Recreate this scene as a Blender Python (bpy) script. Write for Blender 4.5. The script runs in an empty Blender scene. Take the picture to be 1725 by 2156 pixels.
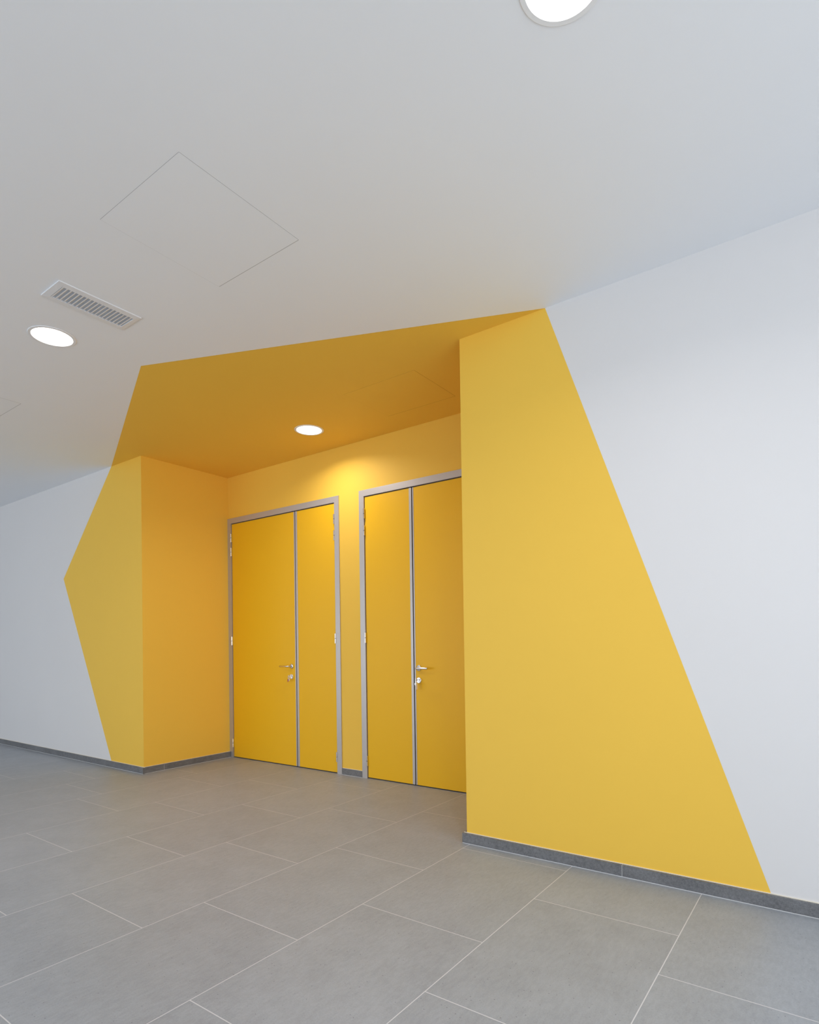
import bpy, bmesh, math, random
from mathutils import Matrix, Vector

# ------------------------------------------------------------------ camera
sc = bpy.context.scene
C = sc.collection
cam_d = bpy.data.cameras.new('camera')
cam = bpy.data.objects.new('camera', cam_d)
C.objects.link(cam)
sc.camera = cam
CAM_POS = Vector((5.7102, -3.2222, 1.2579))
r = Vector((0.81337133, 0.58156421, -0.01449657)).normalized()
f = Vector((-0.58145682, 0.81350022, 0.01119643)).normalized()
u = r.cross(f).normalized()
f = u.cross(r).normalized()
cam.matrix_world = Matrix(((r.x, u.x, -f.x, CAM_POS.x), (r.y, u.y, -f.y, CAM_POS.y),
                           (r.z, u.z, -f.z, CAM_POS.z), (0, 0, 0, 1)))
cam_d.sensor_fit = 'AUTO'
cam_d.sensor_width = 36.0
cam_d.lens = 1244.15 / 2156 * 36.0
cam_d.shift_x = -0.00848
cam_d.shift_y = 0.12257
cam_d.clip_start = 0.05

# ------------------------------------------------------------------ light and exposure
SKY = (0.84, 0.915, 1.0)
SKY_STRENGTH = 3.25
LAMP_W = 11.0          # hall downlights
LAMP_ALCOVE_W = 9.0
LAMP_COL = (1.0, 0.955, 0.93)
sc.view_settings.view_transform = 'Standard'
sc.view_settings.look = 'None'
sc.view_settings.gamma = 1.0
sc.view_settings.use_curve_mapping = False
sc.view_settings.exposure = 0.0
world = bpy.data.worlds.new('daylight')
sc.world = world
world.use_nodes = True
bg = world.node_tree.nodes['Background']
bg.inputs[0].default_value = (*SKY, 1)
bg.inputs[1].default_value = SKY_STRENGTH
sc.cycles.max_bounces = 14
sc.cycles.diffuse_bounces = 10
sc.cycles.glossy_bounces = 4
sc.cycles.sample_clamp_indirect = 8.0

# ------------------------------------------------------------------ room numbers (metres)
H = 3.2          # ceiling height
W = 3.765        # alcove width, from x = 0
D = 1.037        # alcove depth
XL, XR, YB = -7.5, 7.7, -7.0
TH = 0.25        # shell thickness
SK_H, SK_T = 0.062, 0.022        # skirting
WIN_Y0, WIN_Y1, WIN_Z0, WIN_Z1 = -6.9, -0.9, 0.05, 3.1

W2X0, W2X1, W2Z0, W2Z1 = -6.6, 3.2, 0.1, 2.4     # unseen window, added behind the viewer to brighten and even the light
p2d = bpy.data.lights.new('added_window_daylight', 'AREA')
p2d.shape = 'RECTANGLE'
p2d.size = W2X1 - W2X0
p2d.size_y = W2Z1 - W2Z0
p2 = bpy.data.objects.new('added_window_daylight', p2d)
p2.location = ((W2X0 + W2X1) / 2, YB - TH - 0.02, (W2Z0 + W2Z1) / 2)
p2.rotation_euler = Vector((0, 1, 0)).to_track_quat('-Z', 'Z').to_euler()
C.objects.link(p2)
p2d.cycles.is_portal = True
portal_d = bpy.data.lights.new('window_daylight', 'AREA')
portal_d.shape = 'RECTANGLE'
portal_d.size = WIN_Y1 - WIN_Y0
portal_d.size_y = WIN_Z1 - WIN_Z0
portal = bpy.data.objects.new('window_daylight', portal_d)
portal.location = (XR + TH + 0.02, (WIN_Y0 + WIN_Y1) / 2, (WIN_Z0 + WIN_Z1) / 2)
portal.rotation_euler = Vector((-1, 0, 0)).to_track_quat('-Z', 'Y').to_euler()
C.objects.link(portal)
portal_d.cycles.is_portal = True


# ------------------------------------------------------------------ helpers
def tag(o, label=None, cat=None, group=None, kind=None):
    if label: o['label'] = label
    if cat: o['category'] = cat
    if group: o['group'] = group
    if kind: o['kind'] = kind
    return o


def empty(name, loc=(0, 0, 0)):
    o = bpy.data.objects.new(name, None)
    o.empty_display_size = 0.1
    o.location = loc
    C.objects.link(o)
    return o


def link(name, bm, mats, parent=None, smooth=False, bevel=0.0):
    bmesh.ops.recalc_face_normals(bm, faces=bm.faces)
    me = bpy.data.meshes.new(name)
    bm.to_mesh(me)
    bm.free()
    if not isinstance(mats, (list, tuple)): mats = [mats]
    for m in mats: me.materials.append(m)
    if smooth:
        for p in me.polygons: p.use_smooth = True
    o = bpy.data.objects.new(name, me)
    C.objects.link(o)
    if bevel:
        b = o.modifiers.new('bevel', 'BEVEL')
        b.width = bevel; b.segments = 2; b.limit_method = 'ANGLE'
    if parent is not None:
        o.parent = parent
        # the mesh is written in world numbers: take the parents' places off again
        off = Vector((0, 0, 0)); p = parent
        while p is not None:
            off += p.location; p = p.parent
        me.transform(Matrix.Translation(-off))
    return o


def poly(bm, pts, mi=0):
    fc = bm.faces.new([bm.verts.new(p) for p in pts])
    fc.material_index = mi
    return fc


def box(bm, x0, x1, y0, y1, z0, z1, mi=0):
    v = [bm.verts.new((x, y, z)) for x in (x0, x1) for y in (y0, y1) for z in (z0, z1)]
    for q in ((0, 1, 3, 2), (4, 6, 7, 5), (0, 4, 5, 1), (2, 3, 7, 6), (0, 2, 6, 4), (1, 5, 7, 3)):
        fc = bm.faces.new([v[i] for i in q]); fc.material_index = mi


def tube(bm, path, rad, n=16, mi=0, squash=None):
    """round bar along a path of points, capped"""
    path = [Vector(p) for p in path]
    rads = rad if isinstance(rad, (list, tuple)) else [rad] * len(path)
    rings = []
    ref = None
    for i, p in enumerate(path):
        t = (path[min(i + 1, len(path) - 1)] - path[max(i - 1, 0)]).normalized()
        a = t.orthogonal().normalized() if ref is None else (ref - t * ref.dot(t)).normalized()
        ref = a
        b = t.cross(a)
        rings.append([bm.verts.new(p + (a * math.cos(k * 2 * math.pi / n) + b * math.sin(k * 2 * math.pi / n)) * rads[i])
                      for k in range(n)])
    for q in range(len(rings) - 1):
        for k in range(n):
            fc = bm.faces.new((rings[q][k], rings[q][(k + 1) % n], rings[q + 1][(k + 1) % n], rings[q + 1][k]))
            fc.material_index = mi
    for rg in (rings[0], rings[-1]):
        fc = bm.faces.new(rg); fc.material_index = mi


def lathe(bm, prof, origin, axis='Z', n=64, mi=0, close=False):
    """profile of (radius, height) pairs turned round an axis"""
    O = Vector(origin)
    rings = []
    for (rr, h) in prof:
        if rr < 1e-6:
            p = Vector((0, 0, h)) if axis == 'Z' else Vector((0, h, 0))
            rings.append([bm.verts.new(O + p)])
            continue
        ring = []
        for k in range(n):
            a = 2 * math.pi * k / n
            p = Vector((rr * math.cos(a), rr * math.sin(a), h)) if axis == 'Z' else Vector((rr * math.cos(a), h, rr * math.sin(a)))
            ring.append(bm.verts.new(O + p))
        rings.append(ring)
    pairs = list(zip(rings, rings[1:]))
    if close: pairs.append((rings[-1], rings[0]))
    for A, B in pairs:
        for k in range(n):
            k2 = (k + 1) % n
            if len(A) == 1 and len(B) == 1: continue
            if len(A) == 1: fc = bm.faces.new((A[0], B[k], B[k2]))
            elif len(B) == 1: fc = bm.faces.new((A[k], A[k2], B[0]))
            else: fc = bm.faces.new((A[k], A[k2], B[k2], B[k]))
            fc.material_index = mi


# ------------------------------------------------------------------ materials
def new_mat(name, col, rough=0.6, metal=0.0, spec=0.5):
    m = bpy.data.materials.new(name)
    m.use_nodes = True
    b = m.node_tree.nodes['Principled BSDF']
    b.inputs['Base Color'].default_value = (*col, 1)
    b.inputs['Roughness'].default_value = rough
    b.inputs['Metallic'].default_value = metal
    b.inputs['Specular IOR Level'].default_value = spec
    return m


def paint(name, col, rough=0.7, bump=0.02, spec=0.3, scale=260):
    """rolled paint: a very fine orange peel and a faint unevenness of colour"""
    m = new_mat(name, col, rough, 0, spec)
    nt = m.node_tree; N = nt.nodes; L = nt.links
    b = N['Principled BSDF']
    tc = N.new('ShaderNodeTexCoord')
    n1 = N.new('ShaderNodeTexNoise'); n1.inputs['Scale'].default_value = 1.3; n1.inputs['Detail'].default_value = 3
    L.new(tc.outputs['Object'], n1.inputs['Vector'])
    mr = N.new('ShaderNodeMapRange'); mr.inputs['To Min'].default_value = 0.985; mr.inputs['To Max'].default_value = 1.015
    L.new(n1.outputs['Fac'], mr.inputs['Value'])
    mx = N.new('ShaderNodeVectorMath'); mx.operation = 'SCALE'
    mx.inputs[0].default_value = col
    L.new(mr.outputs[0], mx.inputs['Scale'])
    L.new(mx.outputs[0], b.inputs['Base Color'])
    n2 = N.new('ShaderNodeTexNoise'); n2.inputs['Scale'].default_value = scale; n2.inputs['Detail'].default_value = 2
    L.new(tc.outputs['Object'], n2.inputs['Vector'])
    bp = N.new('ShaderNodeBump'); bp.inputs['Strength'].default_value = bump; bp.inputs['Distance'].default_value = 0.001
    L.new(n2.outputs['Fac'], bp.inputs['Height'])
    L.new(bp.outputs['Normal'], b.inputs['Normal'])
    return m


WHITE = (0.725, 0.708, 0.698)
YELLOW = (0.875, 0.545, 0.072)
m_white = paint('white_paint', WHITE)
m_ceil = paint('white_ceiling_paint', (0.85, 0.862, 0.878))
m_yellow = paint('yellow_paint', YELLOW, rough=0.6)
m_door = paint('yellow_door_lacquer', (0.86, 0.485, 0.012), rough=0.42, bump=0.01, spec=0.3)
m_trim = new_mat('white_lamp_trim', (0.82, 0.82, 0.82), 0.45)
m_alu = new_mat('satin_aluminium', (0.53, 0.505, 0.495), 0.40, 0.5, 0.5)
m_steel = new_mat('brushed_steel', (0.78, 0.77, 0.76), 0.25, 1.0)
m_dark = new_mat('dark_gap', (0.05, 0.045, 0.045), 0.8)  # near-black that stands in for shade inside the door gaps
m_seam = new_mat('hatch_seam', (0.42, 0.42, 0.42), 0.8)
m_seam_y = new_mat('hatch_seam_yellow', (0.50, 0.27, 0.02), 0.8)
m_vent = new_mat('white_vent_metal', (0.78, 0.785, 0.80), 0.45)
m_duct = new_mat('grey_duct_paint', (0.58, 0.58, 0.59), 0.8)
m_key = new_mat('nickel_key', (0.70, 0.68, 0.64), 0.3, 1.0)
m_brass = new_mat('key_ring_wire', (0.55, 0.50, 0.42), 0.3, 1.0)
m_red = new_mat('red_plastic_tag', (0.45, 0.10, 0.06), 0.5)
m_pale = new_mat('pale_plastic_tag', (0.72, 0.50, 0.28), 0.5)


def stone(name, base, dark, rough=0.42, specks=True, tilecoord=True, grain=1.0):
    """grey porcelain: soft clouding, short streaks, small dark pores"""
    m = new_mat(name, base, rough, 0, 0.4)
    nt = m.node_tree; N = nt.nodes; L = nt.links
    b = N['Principled BSDF']
    tc = N.new('ShaderNodeTexCoord')
    at = N.new('ShaderNodeAttribute'); at.attribute_name = 'tile_rand'
    # every tile takes its own cut of the pattern
    ad = N.new('ShaderNodeVectorMath'); ad.operation = 'MULTIPLY_ADD'
    L.new(at.outputs['Color'], ad.inputs[0])
    ad.inputs[1].default_value = (40, 40, 40)
    L.new(tc.outputs['Object'], ad.inputs[2])
    cloud = N.new('ShaderNodeTexNoise'); cloud.inputs['Scale'].default_value = 5; cloud.inputs['Detail'].default_value = 6
    cloud.inputs['Roughness'].default_value = 0.6
    L.new(ad.outputs[0], cloud.inputs['Vector'])
    mp = N.new('ShaderNodeMapping'); mp.inputs['Scale'].default_value = (34, 11, 34)
    L.new(ad.outputs[0], mp.inputs['Vector'])
    streak = N.new('ShaderNodeTexNoise'); streak.inputs['Scale'].default_value = 2.2; streak.inputs['Detail'].default_value = 5
    L.new(mp.outputs[0], streak.inputs['Vector'])
    fine = N.new('ShaderNodeTexNoise'); fine.inputs['Scale'].default_value = 190; fine.inputs['Detail'].default_value = 3
    L.new(ad.outputs[0], fine.inputs['Vector'])
    a1 = N.new('ShaderNodeMath'); a1.operation = 'ADD'
    L.new(cloud.outputs['Fac'], a1.inputs[0]); L.new(streak.outputs['Fac'], a1.inputs[1])
    a2 = N.new('ShaderNodeMath'); a2.operation = 'ADD'
    L.new(a1.outputs[0], a2.inputs[0]); L.new(fine.outputs['Fac'], a2.inputs[1])
    mr = N.new('ShaderNodeMapRange')
    mr.inputs['From Min'].default_value = 1.15; mr.inputs['From Max'].default_value = 1.85
    L.new(a2.outputs[0], mr.inputs['Value'])
    mix = N.new('ShaderNodeMix'); mix.data_type = 'RGBA'
    mix.inputs['A'].default_value = (*dark, 1); mix.inputs['B'].default_value = (*base, 1)
    L.new(mr.outputs[0], mix.inputs['Factor'])
    # tile to tile difference
    sh = N.new('ShaderNodeMapRange'); sh.inputs['To Min'].default_value = 0.965; sh.inputs['To Max'].default_value = 1.035
    L.new(at.outputs['Fac'], sh.inputs['Value'])
    sv = N.new('ShaderNodeVectorMath'); sv.operation = 'SCALE'
    L.new(mix.outputs['Result'], sv.inputs[0]); L.new(sh.outputs[0], sv.inputs['Scale'])
    # pores
    vo = N.new('ShaderNodeTexVoronoi'); vo.inputs['Scale'].default_value = 48; vo.inputs['Randomness'].default_value = 1
    L.new(ad.outputs[0], vo.inputs['Vector'])
    pr = N.new('ShaderNodeMapRange'); pr.inputs['From Min'].default_value = 0.06; pr.inputs['From Max'].default_value = 0.13
    L.new(vo.outputs['Distance'], pr.inputs['Value'])
    sp = N.new('ShaderNodeSeparateColor'); L.new(vo.outputs['Color'], sp.inputs[0])
    gt = N.new('ShaderNodeMath'); gt.operation = 'LESS_THAN'; gt.inputs[1].default_value = 0.62
    L.new(sp.outputs[0], gt.inputs[0])
    mxp = N.new('ShaderNodeMath'); mxp.operation = 'MAXIMUM'
    L.new(pr.outputs[0], mxp.inputs[0]); L.new(gt.outputs[0], mxp.inputs[1])
    pm = N.new('ShaderNodeMapRange'); pm.inputs['To Min'].default_value = 0.5; pm.inputs['To Max'].default_value = 1.0
    L.new(mxp.outputs[0], pm.inputs['Value'])
    fin = N.new('ShaderNodeVectorMath'); fin.operation = 'SCALE'
    L.new(sv.outputs[0], fin.inputs[0]); L.new(pm.outputs[0], fin.inputs['Scale'])
    L.new(fin.outputs[0], b.inputs['Base Color'])
    bp = N.new('ShaderNodeBump'); bp.inputs['Strength'].default_value = 0.12; bp.inputs['Distance'].default_value = 0.001
    L.new(a2.outputs[0], bp.inputs['Height']); L.new(bp.outputs['Normal'], b.inputs['Normal'])
    return m


m_tile = stone('grey_porcelain_tile', (0.362, 0.384, 0.412), (0.292, 0.310, 0.334))
m_skirt = stone('grey_skirting_tile', (0.205, 0.208, 0.215), (0.115, 0.115, 0.12), rough=0.5)
m_grout = new_mat('light_grout', (0.66, 0.655, 0.65), 0.9)


def glow(name, strength, col):
    m = new_mat(name, (0.9, 0.9, 0.9), 0.4)
    b = m.node_tree.nodes['Principled BSDF']
    b.inputs['Emission Color'].default_value = (*col, 1)
    b.inputs['Emission Strength'].default_value = strength
    return m


m_glow = glow('lit_diffuser', 4.0, LAMP_COL)

# ------------------------------------------------------------------ walls
# paint outline, in wall metres
PLX, PLZ = -1.700, 2.083        # left tip on the left wall
PL_TOP, PL_BOT = -0.585, -0.604
PR_TOP, PR_BOT = 4.348, 5.445
PCX, PCY = 1.827, -1.025        # outer corner of the yellow on the ceiling

# wall_left: solid block left of the alcove, front face at y=0, return face at x=0
bm = bmesh.new()
poly(bm, [(PL_TOP, 0, H), (PLX, 0, PLZ), (PL_BOT, 0, 0), (0, 0, 0), (0, 0, H)], 1)
poly(bm, [(XL, 0, 0), (PL_BOT, 0, 0), (PLX, 0, PLZ), (PL_TOP, 0, H), (XL, 0, H)], 0)
poly(bm, [(0, 0, 0), (0, D, 0), (0, D, H), (0, 0, H)], 1)
poly(bm, [(XL, 0, 0), (XL, 0, H), (XL, D, H), (XL, D, 0)], 0)
poly(bm, [(XL, D, 0), (XL, D, H), (0, D, H), (0, D, 0)], 0)
poly(bm, [(XL, 0, H), (PL_TOP, 0, H), (0, 0, H), (0, D, H), (XL, D, H)], 0)
poly(bm, [(XL, 0, 0), (XL, D, 0), (0, D, 0), (0, 0, 0), (PL_BOT, 0, 0)], 0)
bmesh.ops.remove_doubles(bm, verts=bm.verts, dist=1e-5)
o = link('wall_left', bm, [m_white, m_yellow])
tag(o, 'wall left of the recess, grey-white with a pointed yellow patch at its corner', 'wall', kind='structure')

bm = bmesh.new()
poly(bm, [(W, 0, 0), (PR_BOT, 0, 0), (PR_TOP, 0, H), (W, 0, H)], 1)
poly(bm, [(PR_BOT, 0, 0), (XR, 0, 0), (XR, 0, H), (PR_TOP, 0, H)], 0)
poly(bm, [(W, 0, 0), (W, 0, H), (W, D, H), (W, D, 0)], 1)
poly(bm, [(XR, 0, 0), (XR, D, 0), (XR, D, H), (XR, 0, H)], 0)
poly(bm, [(W, D, 0), (W, D, H), (XR, D, H), (XR, D, 0)], 0)
poly(bm, [(W, 0, H), (PR_TOP, 0, H), (XR, 0, H), (XR, D, H), (W, D, H)], 0)
poly(bm, [(W, 0, 0), (W, D, 0), (XR, D, 0), (XR, 0, 0), (PR_BOT, 0, 0)], 0)
bmesh.ops.remove_doubles(bm, verts=bm.verts, dist=1e-5)
o = link('wall_right', bm, [m_white, m_yellow])
tag(o, 'wall right of the recess, tall yellow wedge meeting bright white paint', 'wall', kind='structure')

# wall_back with two door openings
A0, A1, B0, B1, DZ = 0.0, 1.737, 2.000, 3.745, 2.725
bm = bmesh.new()
box(bm, 0, W, D, D + 0.14, DZ, H)
box(bm, A1, B0, D, D + 0.14, 0, DZ)
box(bm, B1, W, D, D + 0.14, 0, DZ)
box(bm, 0, W, D + 0.14, D + 0.3, 0, H)
o = link('wall_back', bm, [m_yellow])
tag(o, 'yellow back wall of the recess, around the two double doors', 'wall', kind='structure')

# the unseen rest of the hall
bm = bmesh.new()
box(bm, XL - TH, W2X0, YB - TH, YB, 0, H); box(bm, W2X1, XR + TH, YB - TH, YB, 0, H)
box(bm, W2X0, W2X1, YB - TH, YB, 0, W2Z0); box(bm, W2X0, W2X1, YB - TH, YB, W2Z1, H)
tag(link('wall_front', bm, [m_white]), 'white hall wall behind the viewer', 'wall', kind='structure')
bm = bmesh.new(); box(bm, XL - TH, XL, YB, D, 0, H)
tag(link('wall_far_left', bm, [m_white]), 'white end wall of the hall far to the left', 'wall', kind='structure')
bm = bmesh.new()
box(bm, XR, XR + TH, YB, WIN_Y0, 0, H); box(bm, XR, XR + TH, WIN_Y1, D, 0, H)
box(bm, XR, XR + TH, WIN_Y0, WIN_Y1, 0, WIN_Z0); box(bm, XR, XR + TH, WIN_Y0, WIN_Y1, WIN_Z1, H)
tag(link('wall_far_right', bm, [m_white]), 'white end wall with the wide window, far to the right', 'wall', kind='structure')
win = empty('window_1', (XR + 0.12, (WIN_Y0 + WIN_Y1) / 2, WIN_Z0))
tag(win, 'wide glazed opening in the far right end wall', 'window', kind='structure')
bm = bmesh.new()
n_b = 4
for i in range(n_b + 1):
    y = WIN_Y0 + 0.03 + (WIN_Y1 - WIN_Y0 - 0.06) * i / n_b
    box(bm, XR + 0.09, XR + 0.15, y - 0.03, y + 0.03, WIN_Z0, WIN_Z1)
box(bm, XR + 0.09, XR + 0.15, WIN_Y0, WIN_Y1, WIN_Z0, WIN_Z0 + 0.06)
box(bm, XR + 0.09, XR + 0.15, WIN_Y0, WIN_Y1, WIN_Z1 - 0.06, WIN_Z1)
link('window_frame', bm, [m_alu], win)

win = empty('added_window', ((W2X0 + W2X1) / 2, YB - 0.12, W2Z0))
tag(win, 'unseen row of window openings added behind the viewer for fill light', 'window', kind='structure')
bm = bmesh.new()
for i in range(9):
    x = W2X0 + 0.03 + (W2X1 - W2X0 - 0.06) * i / 8
    box(bm, x - 0.03, x + 0.03, YB - 0.15, YB - 0.09, W2Z0, W2Z1)
box(bm, W2X0, W2X1, YB - 0.15, YB - 0.09, W2Z0, W2Z0 + 0.06)
box(bm, W2X0, W2X1, YB - 0.15, YB - 0.09, W2Z1 - 0.06, W2Z1)
link('window_frame', bm, [m_alu], win)

# ------------------------------------------------------------------ ceiling
HT = 0.0015
H1 = (3.020, 3.635, -1.885, -1.258)       # access hatch, white
H2 = (2.615, 3.285, 0.166, 0.716)         # access hatch, yellow
H3 = (-0.131, 0.484, -1.885, -1.256)      # access hatch at the left edge of view
bm = bmesh.new()
poly(bm, [(XL, YB, H), (XR, YB, H), (XR, 0, H), (PR_TOP, 0, H), (PCX, PCY, H), (PL_TOP, 0, H), (XL, 0, H)], 0)
poly(bm, [(PR_TOP, 0, H), (W, 0, H), (W, D, H), (0, D, H), (0, 0, H), (PL_TOP, 0, H), (PCX, PCY, H)], 1)
box(bm, XL - TH, XR + TH, YB - TH, D + 0.3, H + 0.12, H + 0.2, 0)
o = link('ceiling', bm, [m_ceil, m_yellow])
tag(o, 'smooth white ceiling with an angular yellow area over the recess', 'ceiling', kind='structure')


def hatch(xa, xb, ya, yb, mat, seam, label, sides='NSEW'):
    root = empty('ceiling_hatch', ((xa + xb) / 2, (ya + yb) / 2, H))
    tag(root, label, 'access hatch', group='flush access hatches in the ceiling')
    bm = bmesh.new(); box(bm, xa, xb, ya, yb, H - 0.0006, H)
    link('panel', bm, [mat], root)
    bm = bmesh.new(); z = H - 0.0004          # the joint is not equally wide all round
    box(bm, xa, xb, yb, yb + 0.0030, z, H)
    box(bm, xa, xb, ya - 0.0016, ya, z, H)
    box(bm, xb, xb + 0.0018, ya, yb, z, H)
    box(bm, xa - 0.0008, xa, ya, yb, z, H)
    link('seam', bm, [seam], root)


hatch(*H1, m_ceil, m_seam, 'flush square access hatch outlined in the white ceiling, above the slatted vent')
hatch(*H2, m_yellow, m_seam_y, 'flush access hatch in the yellow recess ceiling, right of the downlight')
hatch(*H3, m_ceil, m_seam, 'flush access hatch in the white ceiling at the left edge, one seam showing')

# ------------------------------------------------------------------ floor: one mesh, tiles and grout
X0T, WT, LT = 3.1326, 0.6649, 0.9365
OFF = {-6: -0.383, -5: -0.649, -4: -0.850, -3: -0.550, -2: -0.205, -1: -0.846, 0: -0.529, 1: -0.1075, 2: -0.5301, 3: -0.8824}
FX0, FX1, FY0, FY1 = XL, XR, YB, D + 0.02
G = 0.0040
rnd = random.Random(4)
bm = bmesh.new()
col = bm.loops.layers.float_color.new('tile_rand')
poly(bm, [(FX0 - TH, FY0 - TH, -0.0003), (FX1 + TH, FY0 - TH, -0.0003), (FX1 + TH, D + 0.3, -0.0003), (FX0 - TH, D + 0.3, -0.0003)], 1)
for k in range(-17, 11):
    xa, xb = X0T + WT * k, X0T + WT * (k + 1)
    off = OFF.get(k, rnd.uniform(-0.9, 0))
    j = -8
    while True:
        ya, yb = off + LT * j, off + LT * (j + 1)
        j += 1
        if yb < FY0: continue
        if ya > FY1: break
        x_0, x_1 = max(xa + G / 2, FX0), min(xb - G / 2, FX1)
        y_0, y_1 = max(ya + G / 2, FY0), min(yb - G / 2, FY1)
        if x_1 - x_0 < 0.005 or y_1 - y_0 < 0.005: continue
        rv = (rnd.random(), rnd.random(), rnd.random(), 1)
        fc = poly(bm, [(x_0, y_0, 0), (x_1, y_0, 0), (x_1, y_1, 0), (x_0, y_1, 0)], 0)
        for lp in fc.loops: lp[col] = rv
box(bm, FX0 - TH, FX1 + TH, FY0 - TH, D + 0.3, -0.15, -0.02, 1)
o = link('floor', bm, [m_tile, m_grout])
tag(o, 'floor of large grey stone-look tiles with thin pale joints', 'floor', kind='structure')


# ------------------------------------------------------------------ skirtings
def skirt(name, pieces, label, caps=()):
    bm = bmesh.new()
    cl = bm.loops.layers.float_color.new('tile_rand')
    for (xa, xb, ya, yb) in pieces:
        n0 = len(bm.faces)
        box(bm, xa, xb, ya, yb, 0.0025, SK_H, 0)
        bm.faces.ensure_lookup_table()
        rv = (rnd.random(), rnd.random(), rnd.random(), 1)
        for fc in list(bm.faces)[n0:]:
            for lp in fc.loops: lp[cl] = rv
    X0_, X1_ = min(p[0] for p in pieces), max(p[1] for p in pieces)
    Y0_, Y1_ = min(p[2] for p in pieces), max(p[3] for p in pieces)
    e = 0.0015
    if X1_ - X0_ > Y1_ - Y0_:
        box(bm, X0_ + e, X1_ - e, Y0_ + e, Y1_, 0, SK_H - e, 1)
        box(bm, X0_ + e, X1_ - e, Y0_ - 0.001, Y1_, 0, 0.0024, 1)
    else:
        box(bm, X0_, X1_ - e, Y0_, Y1_, 0, SK_H - e, 1)
        box(bm, X0_, X1_ + 0.001, Y0_, Y1_, 0, 0.0025, 1)
    # pale strip standing in for the lit top ledge of the skirting
    if X1_ - X0_ > Y1_ - Y0_:
        box(bm, X0_ + 0.004, X1_, Y1_ - 0.006, Y1_, SK_H, SK_H + 0.003, 2)
    else:
        box(bm, X0_, X0_ + 0.006, Y0_, Y1_, SK_H, SK_H + 0.003, 2)
    return tag(link(name, bm, [m_skirt, m_grout, m_ledge]), label, 'baseboard', kind='structure')


m_ledge = new_mat('pale_lit_ledge', (0.80, 0.74, 0.62), 0.7)  # light on the skirting ledge, put into the colour
SL = 1.20
pcs = []
xs = [4.738 + SL * i for i in range(-2, 6)]
cuts = [W - SK_T] + [x for x in xs if x > W + 0.02] + [XR]
cuts = [c for c in cuts if c <= XR]
for a, b in zip(cuts, cuts[1:]): pcs.append((a + (0.0015 if a > W else 0), b - 0.0015, -SK_T, 0))
skirt('baseboard_right', pcs, 'grey tile skirting along the wall right of the recess')
cuts = [XL] + sorted([-1.70 - SL * i for i in range(0, 7) if -1.70 - SL * i > XL + .05]) + [SK_T]
pcs = [(a + 0.0015, b - (0.0015 if b < 0 else 0), -SK_T, 0) for a, b in zip(cuts, cuts[1:])]
skirt('baseboard_left', pcs, 'dark grey tile skirting along the wall left of the recess')
pcs = [(0, SK_T, 0.0, 0.206), (0, SK_T, 0.209, D - 0.012)]
skirt('baseboard_recess_left', pcs, 'dark grey tile skirting along the left side of the recess')
pcs = [(A1 + 0.001, B0 - 0.001, D - 0.012, D)]
skirt('baseboard_back', pcs, 'short piece of dark skirting between the two doors')
bm = bmesh.new()
cl = bm.loops.layers.float_color.new('tile_rand')
box(bm, W - SK_T, W, 0.0, D - 0.012, 0, SK_H)
tag(link('baseboard_recess_right', bm, [m_skirt]), 'grey tile skirting on the hidden right side of the recess', 'baseboard', kind='structure')


# ------------------------------------------------------------------ doors
def frame_profile(bm, x0, x1, fw, z1):
    """mitred metal frame: face proud of the wall, depth through the opening, stop behind the leaves"""
    def ring(xa, xb, zt, xa2, xb2, zt2, ya, yb):
        # outer outline xa..xb..zt, inner xa2..xb2..zt2, between depths ya..yb
        out = [(xa, 0), (xa, zt), (xb, zt), (xb, 0)]
        inn = [(xa2, 0), (xa2, zt2), (xb2, zt2), (xb2, 0)]
        for i in range(3):
            q = [out[i], out[i + 1], inn[i + 1], inn[i]]
            fr = [bm.verts.new((x, ya, z)) for x, z in q]
            bk = [bm.verts.new((x, yb, z)) for x, z in q]
            bm.faces.new(fr); bm.faces.new(bk)
            for k in range(4):
                bm.faces.new((fr[k], fr[(k + 1) % 4], bk[(k + 1) % 4], bk[k]))
    ring(x0, x1, z1, x0 + fw, x1 - fw, z1 - fw, D - 0.010, D + 0.060)
    ring(x0, x1, z1, x0 + fw + 0.018, x1 - fw - 0.018, z1 - fw - 0.018, D + 0.060, D + 0.130)


FW, FWL = 0.060, 0.040
HZ = [2.500, 2.340, 1.325, 0.165]


def hinge_bm(x, z, y=D - 0.012):
    bm = bmesh.new()
    tube(bm, [(x, y, z - 0.048), (x, y, z - 0.0022)], 0.0085)
    tube(bm, [(x, y, z + 0.0022), (x, y, z + 0.048)], 0.0085)
    tube(bm, [(x, y, z - 0.003), (x, y, z + 0.003)], 0.006, mi=1)
    box(bm, x - 0.004, x + 0.004, y + 0.004, y + 0.014, z - 0.044, z + 0.044)
    return bm


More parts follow.
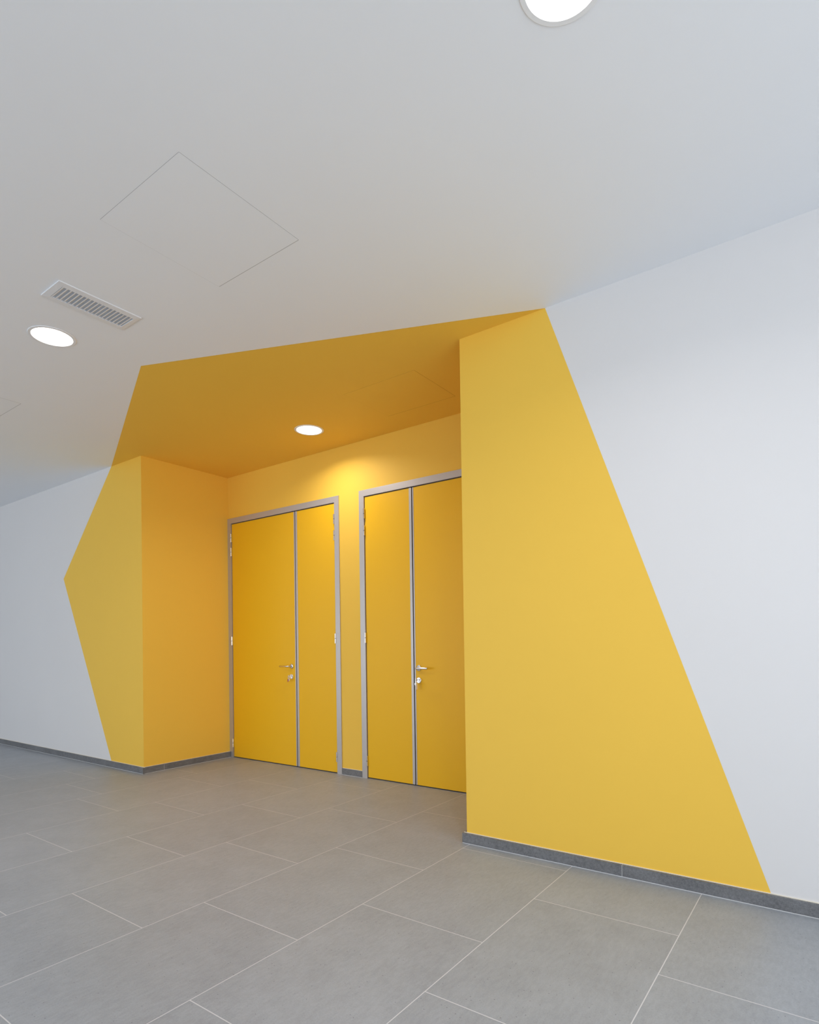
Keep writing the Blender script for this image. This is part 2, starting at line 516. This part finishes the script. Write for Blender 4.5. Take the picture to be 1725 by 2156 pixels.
def lever(x, z, sgn, leaf):
    """sgn +1: lever points right. Rose and bent lever, one mesh; lock rose with cylinder, another"""
    y0 = D
    bm = bmesh.new()
    lathe(bm, [(0, -0.009), (0.0235, -0.009), (0.026, -0.007), (0.0265, 0.0), (0, 0.0)], (x, y0, z), axis='Y', n=40)
    path = [(x, y0 - 0.008, z), (x, y0 - 0.040, z)]
    for k in range(1, 7):
        a = math.pi / 2 * k / 6
        path.append((x + sgn * 0.014 * (1 - math.cos(a)), y0 - 0.040 - 0.014 * math.sin(a), z))
    path.append((x + sgn * 0.125, y0 - 0.054, z))
    path.append((x + sgn * 0.128, y0 - 0.054, z))
    tube(bm, path, [0.0095] * (len(path) - 1) + [0.0075], n=20)
    h = link('door_handle', bm, [m_steel], leaf, smooth=False)
    for p in h.data.polygons: p.use_smooth = True
    bm = bmesh.new(); zk = z - 0.108
    lathe(bm, [(0, -0.009), (0.0235, -0.009), (0.026, -0.007), (0.0265, 0.0), (0, 0.0)], (x, y0, zk), axis='Y', n=40)
    lathe(bm, [(0, -0.014), (0.0085, -0.014), (0.0085, -0.008), (0, -0.008)], (x, y0, zk + 0.006), axis='Y', n=24)
    box(bm, x - 0.005, x + 0.005, y0 - 0.0138, y0 - 0.008, zk - 0.018, zk)
    k = link('lock_cylinder', bm, [m_steel], leaf)
    for p in k.data.polygons: p.use_smooth = False
    return zk


def key_bm(x, y, z, horizontal, length=0.05):
    """a flat cylinder key: round bow with a hole, notched blade"""
    bm = bmesh.new()
    n = 24
    if horizontal:    # blade runs into the lock (+y), bow upright
        def P(a, b, t): return Vector((x + t, y - a, z + b))
    else:             # hangs down
        def P(a, b, t): return Vector((x + b, y + t, z - a))
    t = 0.0012
    c = 0.020
    for s in (0, 1):
        pass
    ro, ri = 0.0125, 0.003
    rings = []
    for tt in (-t, t):
        rings.append(([bm.verts.new(P(c + ro * math.cos(2 * math.pi * k / n), ro * 0.92 * math.sin(2 * math.pi * k / n), tt)) for k in range(n)],
                      [bm.verts.new(P(c + 0.007 + ri * math.cos(2 * math.pi * k / n), ri * math.sin(2 * math.pi * k / n), tt)) for k in range(n)]))
    for o_, i_ in rings:
        for k in range(n): bm.faces.new((o_[k], o_[(k + 1) % n], i_[(k + 1) % n], i_[k]))
    for q in (0, 1):
        for k in range(n):
            bm.faces.new((rings[0][q][k], rings[0][q][(k + 1) % n], rings[1][q][(k + 1) % n], rings[1][q][k]))
    out = [(c - ro + 0.002, 0.0042), (c - ro + 0.002, -0.0042), (-0.026, -0.0040), (-0.029, -0.001), (-0.026, 0.0022), (-0.021, 0.0008), (-0.017, 0.0034),
           (-0.012, 0.0012), (-0.007, 0.0036), (0.0, 0.0042)]
    if horizontal: out = [(max(a, -0.004), b) for a, b in out if a > -0.02]
    A = [bm.verts.new(P(a, b, -t)) for a, b in out]; B = [bm.verts.new(P(a, b, t)) for a, b in out]
    bm.faces.new(A); bm.faces.new(B)
    for k in range(len(A)): bm.faces.new((A[k], A[(k + 1) % len(A)], B[(k + 1) % len(A)], B[k]))
    return bm


def keys(x, zk, m_tag, dx, label, long_tag):
    yb = D - 0.014
    root = empty('key_bunch', (x, yb, zk + 0.006))
    tag(root, label, 'keys', group='key bunches hanging in the door locks')
    link('key', key_bm(x, yb - 0.004, zk + 0.006, True), [m_key], root)
    # split ring through the bow
    yr, zr = yb - 0.031, zk + 0.006
    bm = bmesh.new()
    R_ = 0.013
    pts = [(x + 0.004 * math.sin(a) + dx * 0.2, yr + 0.004 * math.sin(a), zr - R_ + 0.001 + R_ * math.cos(a)) for a in [2 * math.pi * k / 24 for k in range(25)]]
    pts = [(x + R_ * 0.95 * math.sin(a), yr + 0.003 * math.sin(a), zr - R_ + 0.002 + R_ * math.cos(a)) for a in [2 * math.pi * k / 24 for k in range(25)]]
    tube(bm, pts, 0.0011, n=8)
    link('split_ring', bm, [m_brass], root, smooth=True)
    # second key and tag hanging from the ring
    link('key', key_bm(x + dx, yr - 0.001, zr - 2 * R_ + 0.022 - 0.012, False), [m_key], root)
    bm = bmesh.new()
    zt = zr - 2 * R_ - 0.004
    hh = 0.055 if long_tag else 0.030
    box(bm, x - dx - 0.008, x - dx + 0.008, yr - 0.0045, yr - 0.0025, zt - hh, zt)
    link('tag', bm, [m_tag], root, bevel=0.001)
    tag(root.children[-1], 'plastic tag on the ring')


def door(name, x0, x1, xm, active, label, keytag, keylabel):
    """x0..x1 frame outside; xm middle of the meeting joint; active leaf 'L' or 'R'"""
    root = empty(name, ((x0 + x1) / 2, D, 0))
    tag(root, label, 'door', kind='structure')
    root.name = name
    bm = bmesh.new()
    frame_profile(bm, x0, x1, FW if name != 'door_1' else FW, DZ)
    link('door_frame', bm, [m_alu], root)
    ia, ib, zt = x0 + FW, x1 - FW, DZ - FW
    gp = 0.006
    leafs = []
    if active == 'L':
        spans = [(ia + gp, xm - 0.006, 'L'), (xm + 0.006, ib - gp, 'R')]
    else:
        spans = [(ia + gp, xm - 0.006, 'L'), (xm + 0.006, ib - gp, 'R')]
    for (a, b, side) in spans:
        is_act = side == active
        tw = 0.012 if is_act else 0.026            # metal edge at the meeting stile
        bm = bmesh.new()
        la, lb = (a, b - tw) if side == 'L' else (a + tw, b)
        box(bm, la, lb, D + 0.000, D + 0.055, 0.010, zt - 0.008)
        leaf = link('door_leaf', bm, [m_door], root, bevel=0.0012)
        bm = bmesh.new()
        ea, eb = (b - tw, b) if side == 'L' else (a, a + tw)
        box(bm, ea, eb, D - 0.002, D + 0.055, 0.010, zt - 0.008)
        link('edge_strip', bm, [m_alu], leaf, bevel=0.001)
        bm = bmesh.new()  # dark strip makes the gap under the leaf read as shaded
        box(bm, a, b, D + 0.012, D + 0.050, 0.001, 0.010)
        link('bottom_gap_shade', bm, [m_dark], leaf)
        tag(leaf.children[-1], 'dark strip for the shade in the gap under the leaf')
        tag(leaf, 'wide yellow leaf with lever handle' if is_act else 'narrow yellow leaf without handle')
        if is_act:
            s = -1 if side == 'L' else 1
            hx = (b - 0.068) if side == 'L' else (a + 0.046)
            zk = lever(hx, 1.046, s, leaf)
            keys(hx, zk, keytag[0], keytag[1], keylabel, keytag[2])
        leafs.append(leaf)
    bm = bmesh.new()  # dark strips paint the shade in the gap round the leaves
    box(bm, ia + 0.0005, ib - 0.0005, D + 0.003, D + 0.058, zt - 0.0078, zt - 0.0004)
    box(bm, ia + 0.0005, ia + 0.0055, D + 0.006, D + 0.058, 0.003, zt - 0.0079)
    box(bm, ib - 0.0055, ib - 0.0005, D + 0.006, D + 0.058, 0.003, zt - 0.0079)
    link('frame_gap_shade', bm, [m_dark], root)
    tag(root.children[-1], 'dark strip for the shade in the joint between leaves and frame')
    for hx in (ia + 0.002, ib - 0.002):
        for z in HZ:
            hb = hinge_bm(hx, z)
            link('hinge', hb, [m_steel, m_dark], root, smooth=False)
    # dark strip set in the meeting gap to paint its shade
    bm = bmesh.new(); box(bm, xm - 0.0058, xm + 0.0058, D + 0.004, D + 0.058, 0.01, zt - 0.009)
    link('meeting_gap_shade', bm, [m_dark], root)
    tag(root.children[-1], 'dark strip for the shade in the joint between the leaves')
    return root


door('door_1', A0 - 0.018 + 0.018, A1, 1.108, 'L', 'left yellow double door in a grey metal frame, wide leaf on its left',
     (m_red, 0.006, False), 'bunch of keys with a reddish tag hanging in the lock of the left double door')
door('door_2', B0, B1, 2.618, 'R', 'right yellow double door in a grey metal frame, wide leaf half hidden by the wall',
     (m_pale, -0.006, True), 'bunch of keys hanging in the lock of the right double door')

# ------------------------------------------------------------------ downlights
RL, RO = 0.112, 0.131


def downlight(x, y, watt, label):
    root = empty('recessed_downlight', (x, y, H))
    tag(root, label, 'ceiling light', group='round recessed downlights')
    bm = bmesh.new()
    lathe(bm, [(RL, 0.000), (RL + 0.001, -0.0035), (RO - 0.003, -0.0035), (RO, -0.001), (RO, 0.0)], (x, y, H), n=96)
    tr = link('trim_ring', bm, [m_trim], root, smooth=False)
    bm = bmesh.new()
    lathe(bm, [(0, -0.0003), (RL + 0.0005, -0.0003), (RL + 0.0005, 0.0), (0, 0.0)], (x, y, H), n=96)
    link('diffuser', bm, [m_glow], root)
    ld = bpy.data.lights.new('downlight_lamp', 'AREA')
    ld.shape = 'DISK'; ld.size = 2 * RL * 0.98; ld.energy = watt; ld.color = LAMP_COL
    ld.spread = math.radians(SPREAD)
    lo = bpy.data.objects.new('downlight_lamp', ld)
    lo.location = (0, 0, -0.0045)
    lo.parent = root
    C.objects.link(lo)
    return root


SPREAD = 150
downlight(1.760, -1.560, LAMP_W, 'round lit downlight in the white ceiling at the left, beside the slatted vent')
downlight(1.850, 0.535, LAMP_ALCOVE_W, 'round lit downlight in the yellow ceiling of the recess')
downlight(5.083, -1.566, LAMP_W, 'round lit downlight at the top edge of the view, cut off by the frame')

# ------------------------------------------------------------------ vent
vx0, vx1, vy0, vy1 = 2.185, 2.402, -1.795, -1.345
ix0, ix1, iy0, iy1 = 2.222, 2.364, -1.762, -1.370
root = empty('air_vent', ((vx0 + vx1) / 2, (vy0 + vy1) / 2, H))
tag(root, 'white slatted air vent in the ceiling beside the left downlight', 'vent')
bm = bmesh.new()
zo, zi = H - 0.006, H - 0.008
o4 = [(vx0, vy0), (vx1, vy0), (vx1, vy1), (vx0, vy1)]
i4 = [(ix0, iy0), (ix1, iy0), (ix1, iy1), (ix0, iy1)]
for k in range(4):
    a, b, c, d = o4[k], o4[(k + 1) % 4], i4[(k + 1) % 4], i4[k]
    poly(bm, [(*a, zo), (*b, zo), (*c, zi), (*d, zi)])
    poly(bm, [(*a, H), (*b, H), (*b, zo), (*a, zo)])
    poly(bm, [(*d, zi), (*c, zi), (*c, H - 0.0005), (*d, H - 0.0005)])
bmesh.ops.remove_doubles(bm, verts=bm.verts, dist=1e-6)
link('vent_frame', bm, [m_vent], root)
bm = bmesh.new(); box(bm, ix0, ix1, iy0, iy1, H - 0.0012, H - 0.0002)
link('vent_backing', bm, [m_duct], root)
NS = 19
pitch = (iy1 - iy0) / NS
for i in range(NS):
    yc = iy0 + pitch * (i + 0.5)
    bm = bmesh.new()
    # slanted blade
    h0, h1 = H - 0.0080, H - 0.0013
    t = 0.0022
    pr = [(yc - pitch * 0.42, h0), (yc - pitch * 0.42 + 0.0048, h0 - 0.0004), (yc + pitch * 0.30, h1), (yc + pitch * 0.30 - 0.0048, h1)]
    A = [bm.verts.new((ix0, y, z)) for y, z in pr]; B = [bm.verts.new((ix1, y, z)) for y, z in pr]
    bm.faces.new(A); bm.faces.new(B)
    for k in range(4): bm.faces.new((A[k], A[(k + 1) % 4], B[(k + 1) % 4], B[k]))
    link('slat', bm, [m_vent], root)
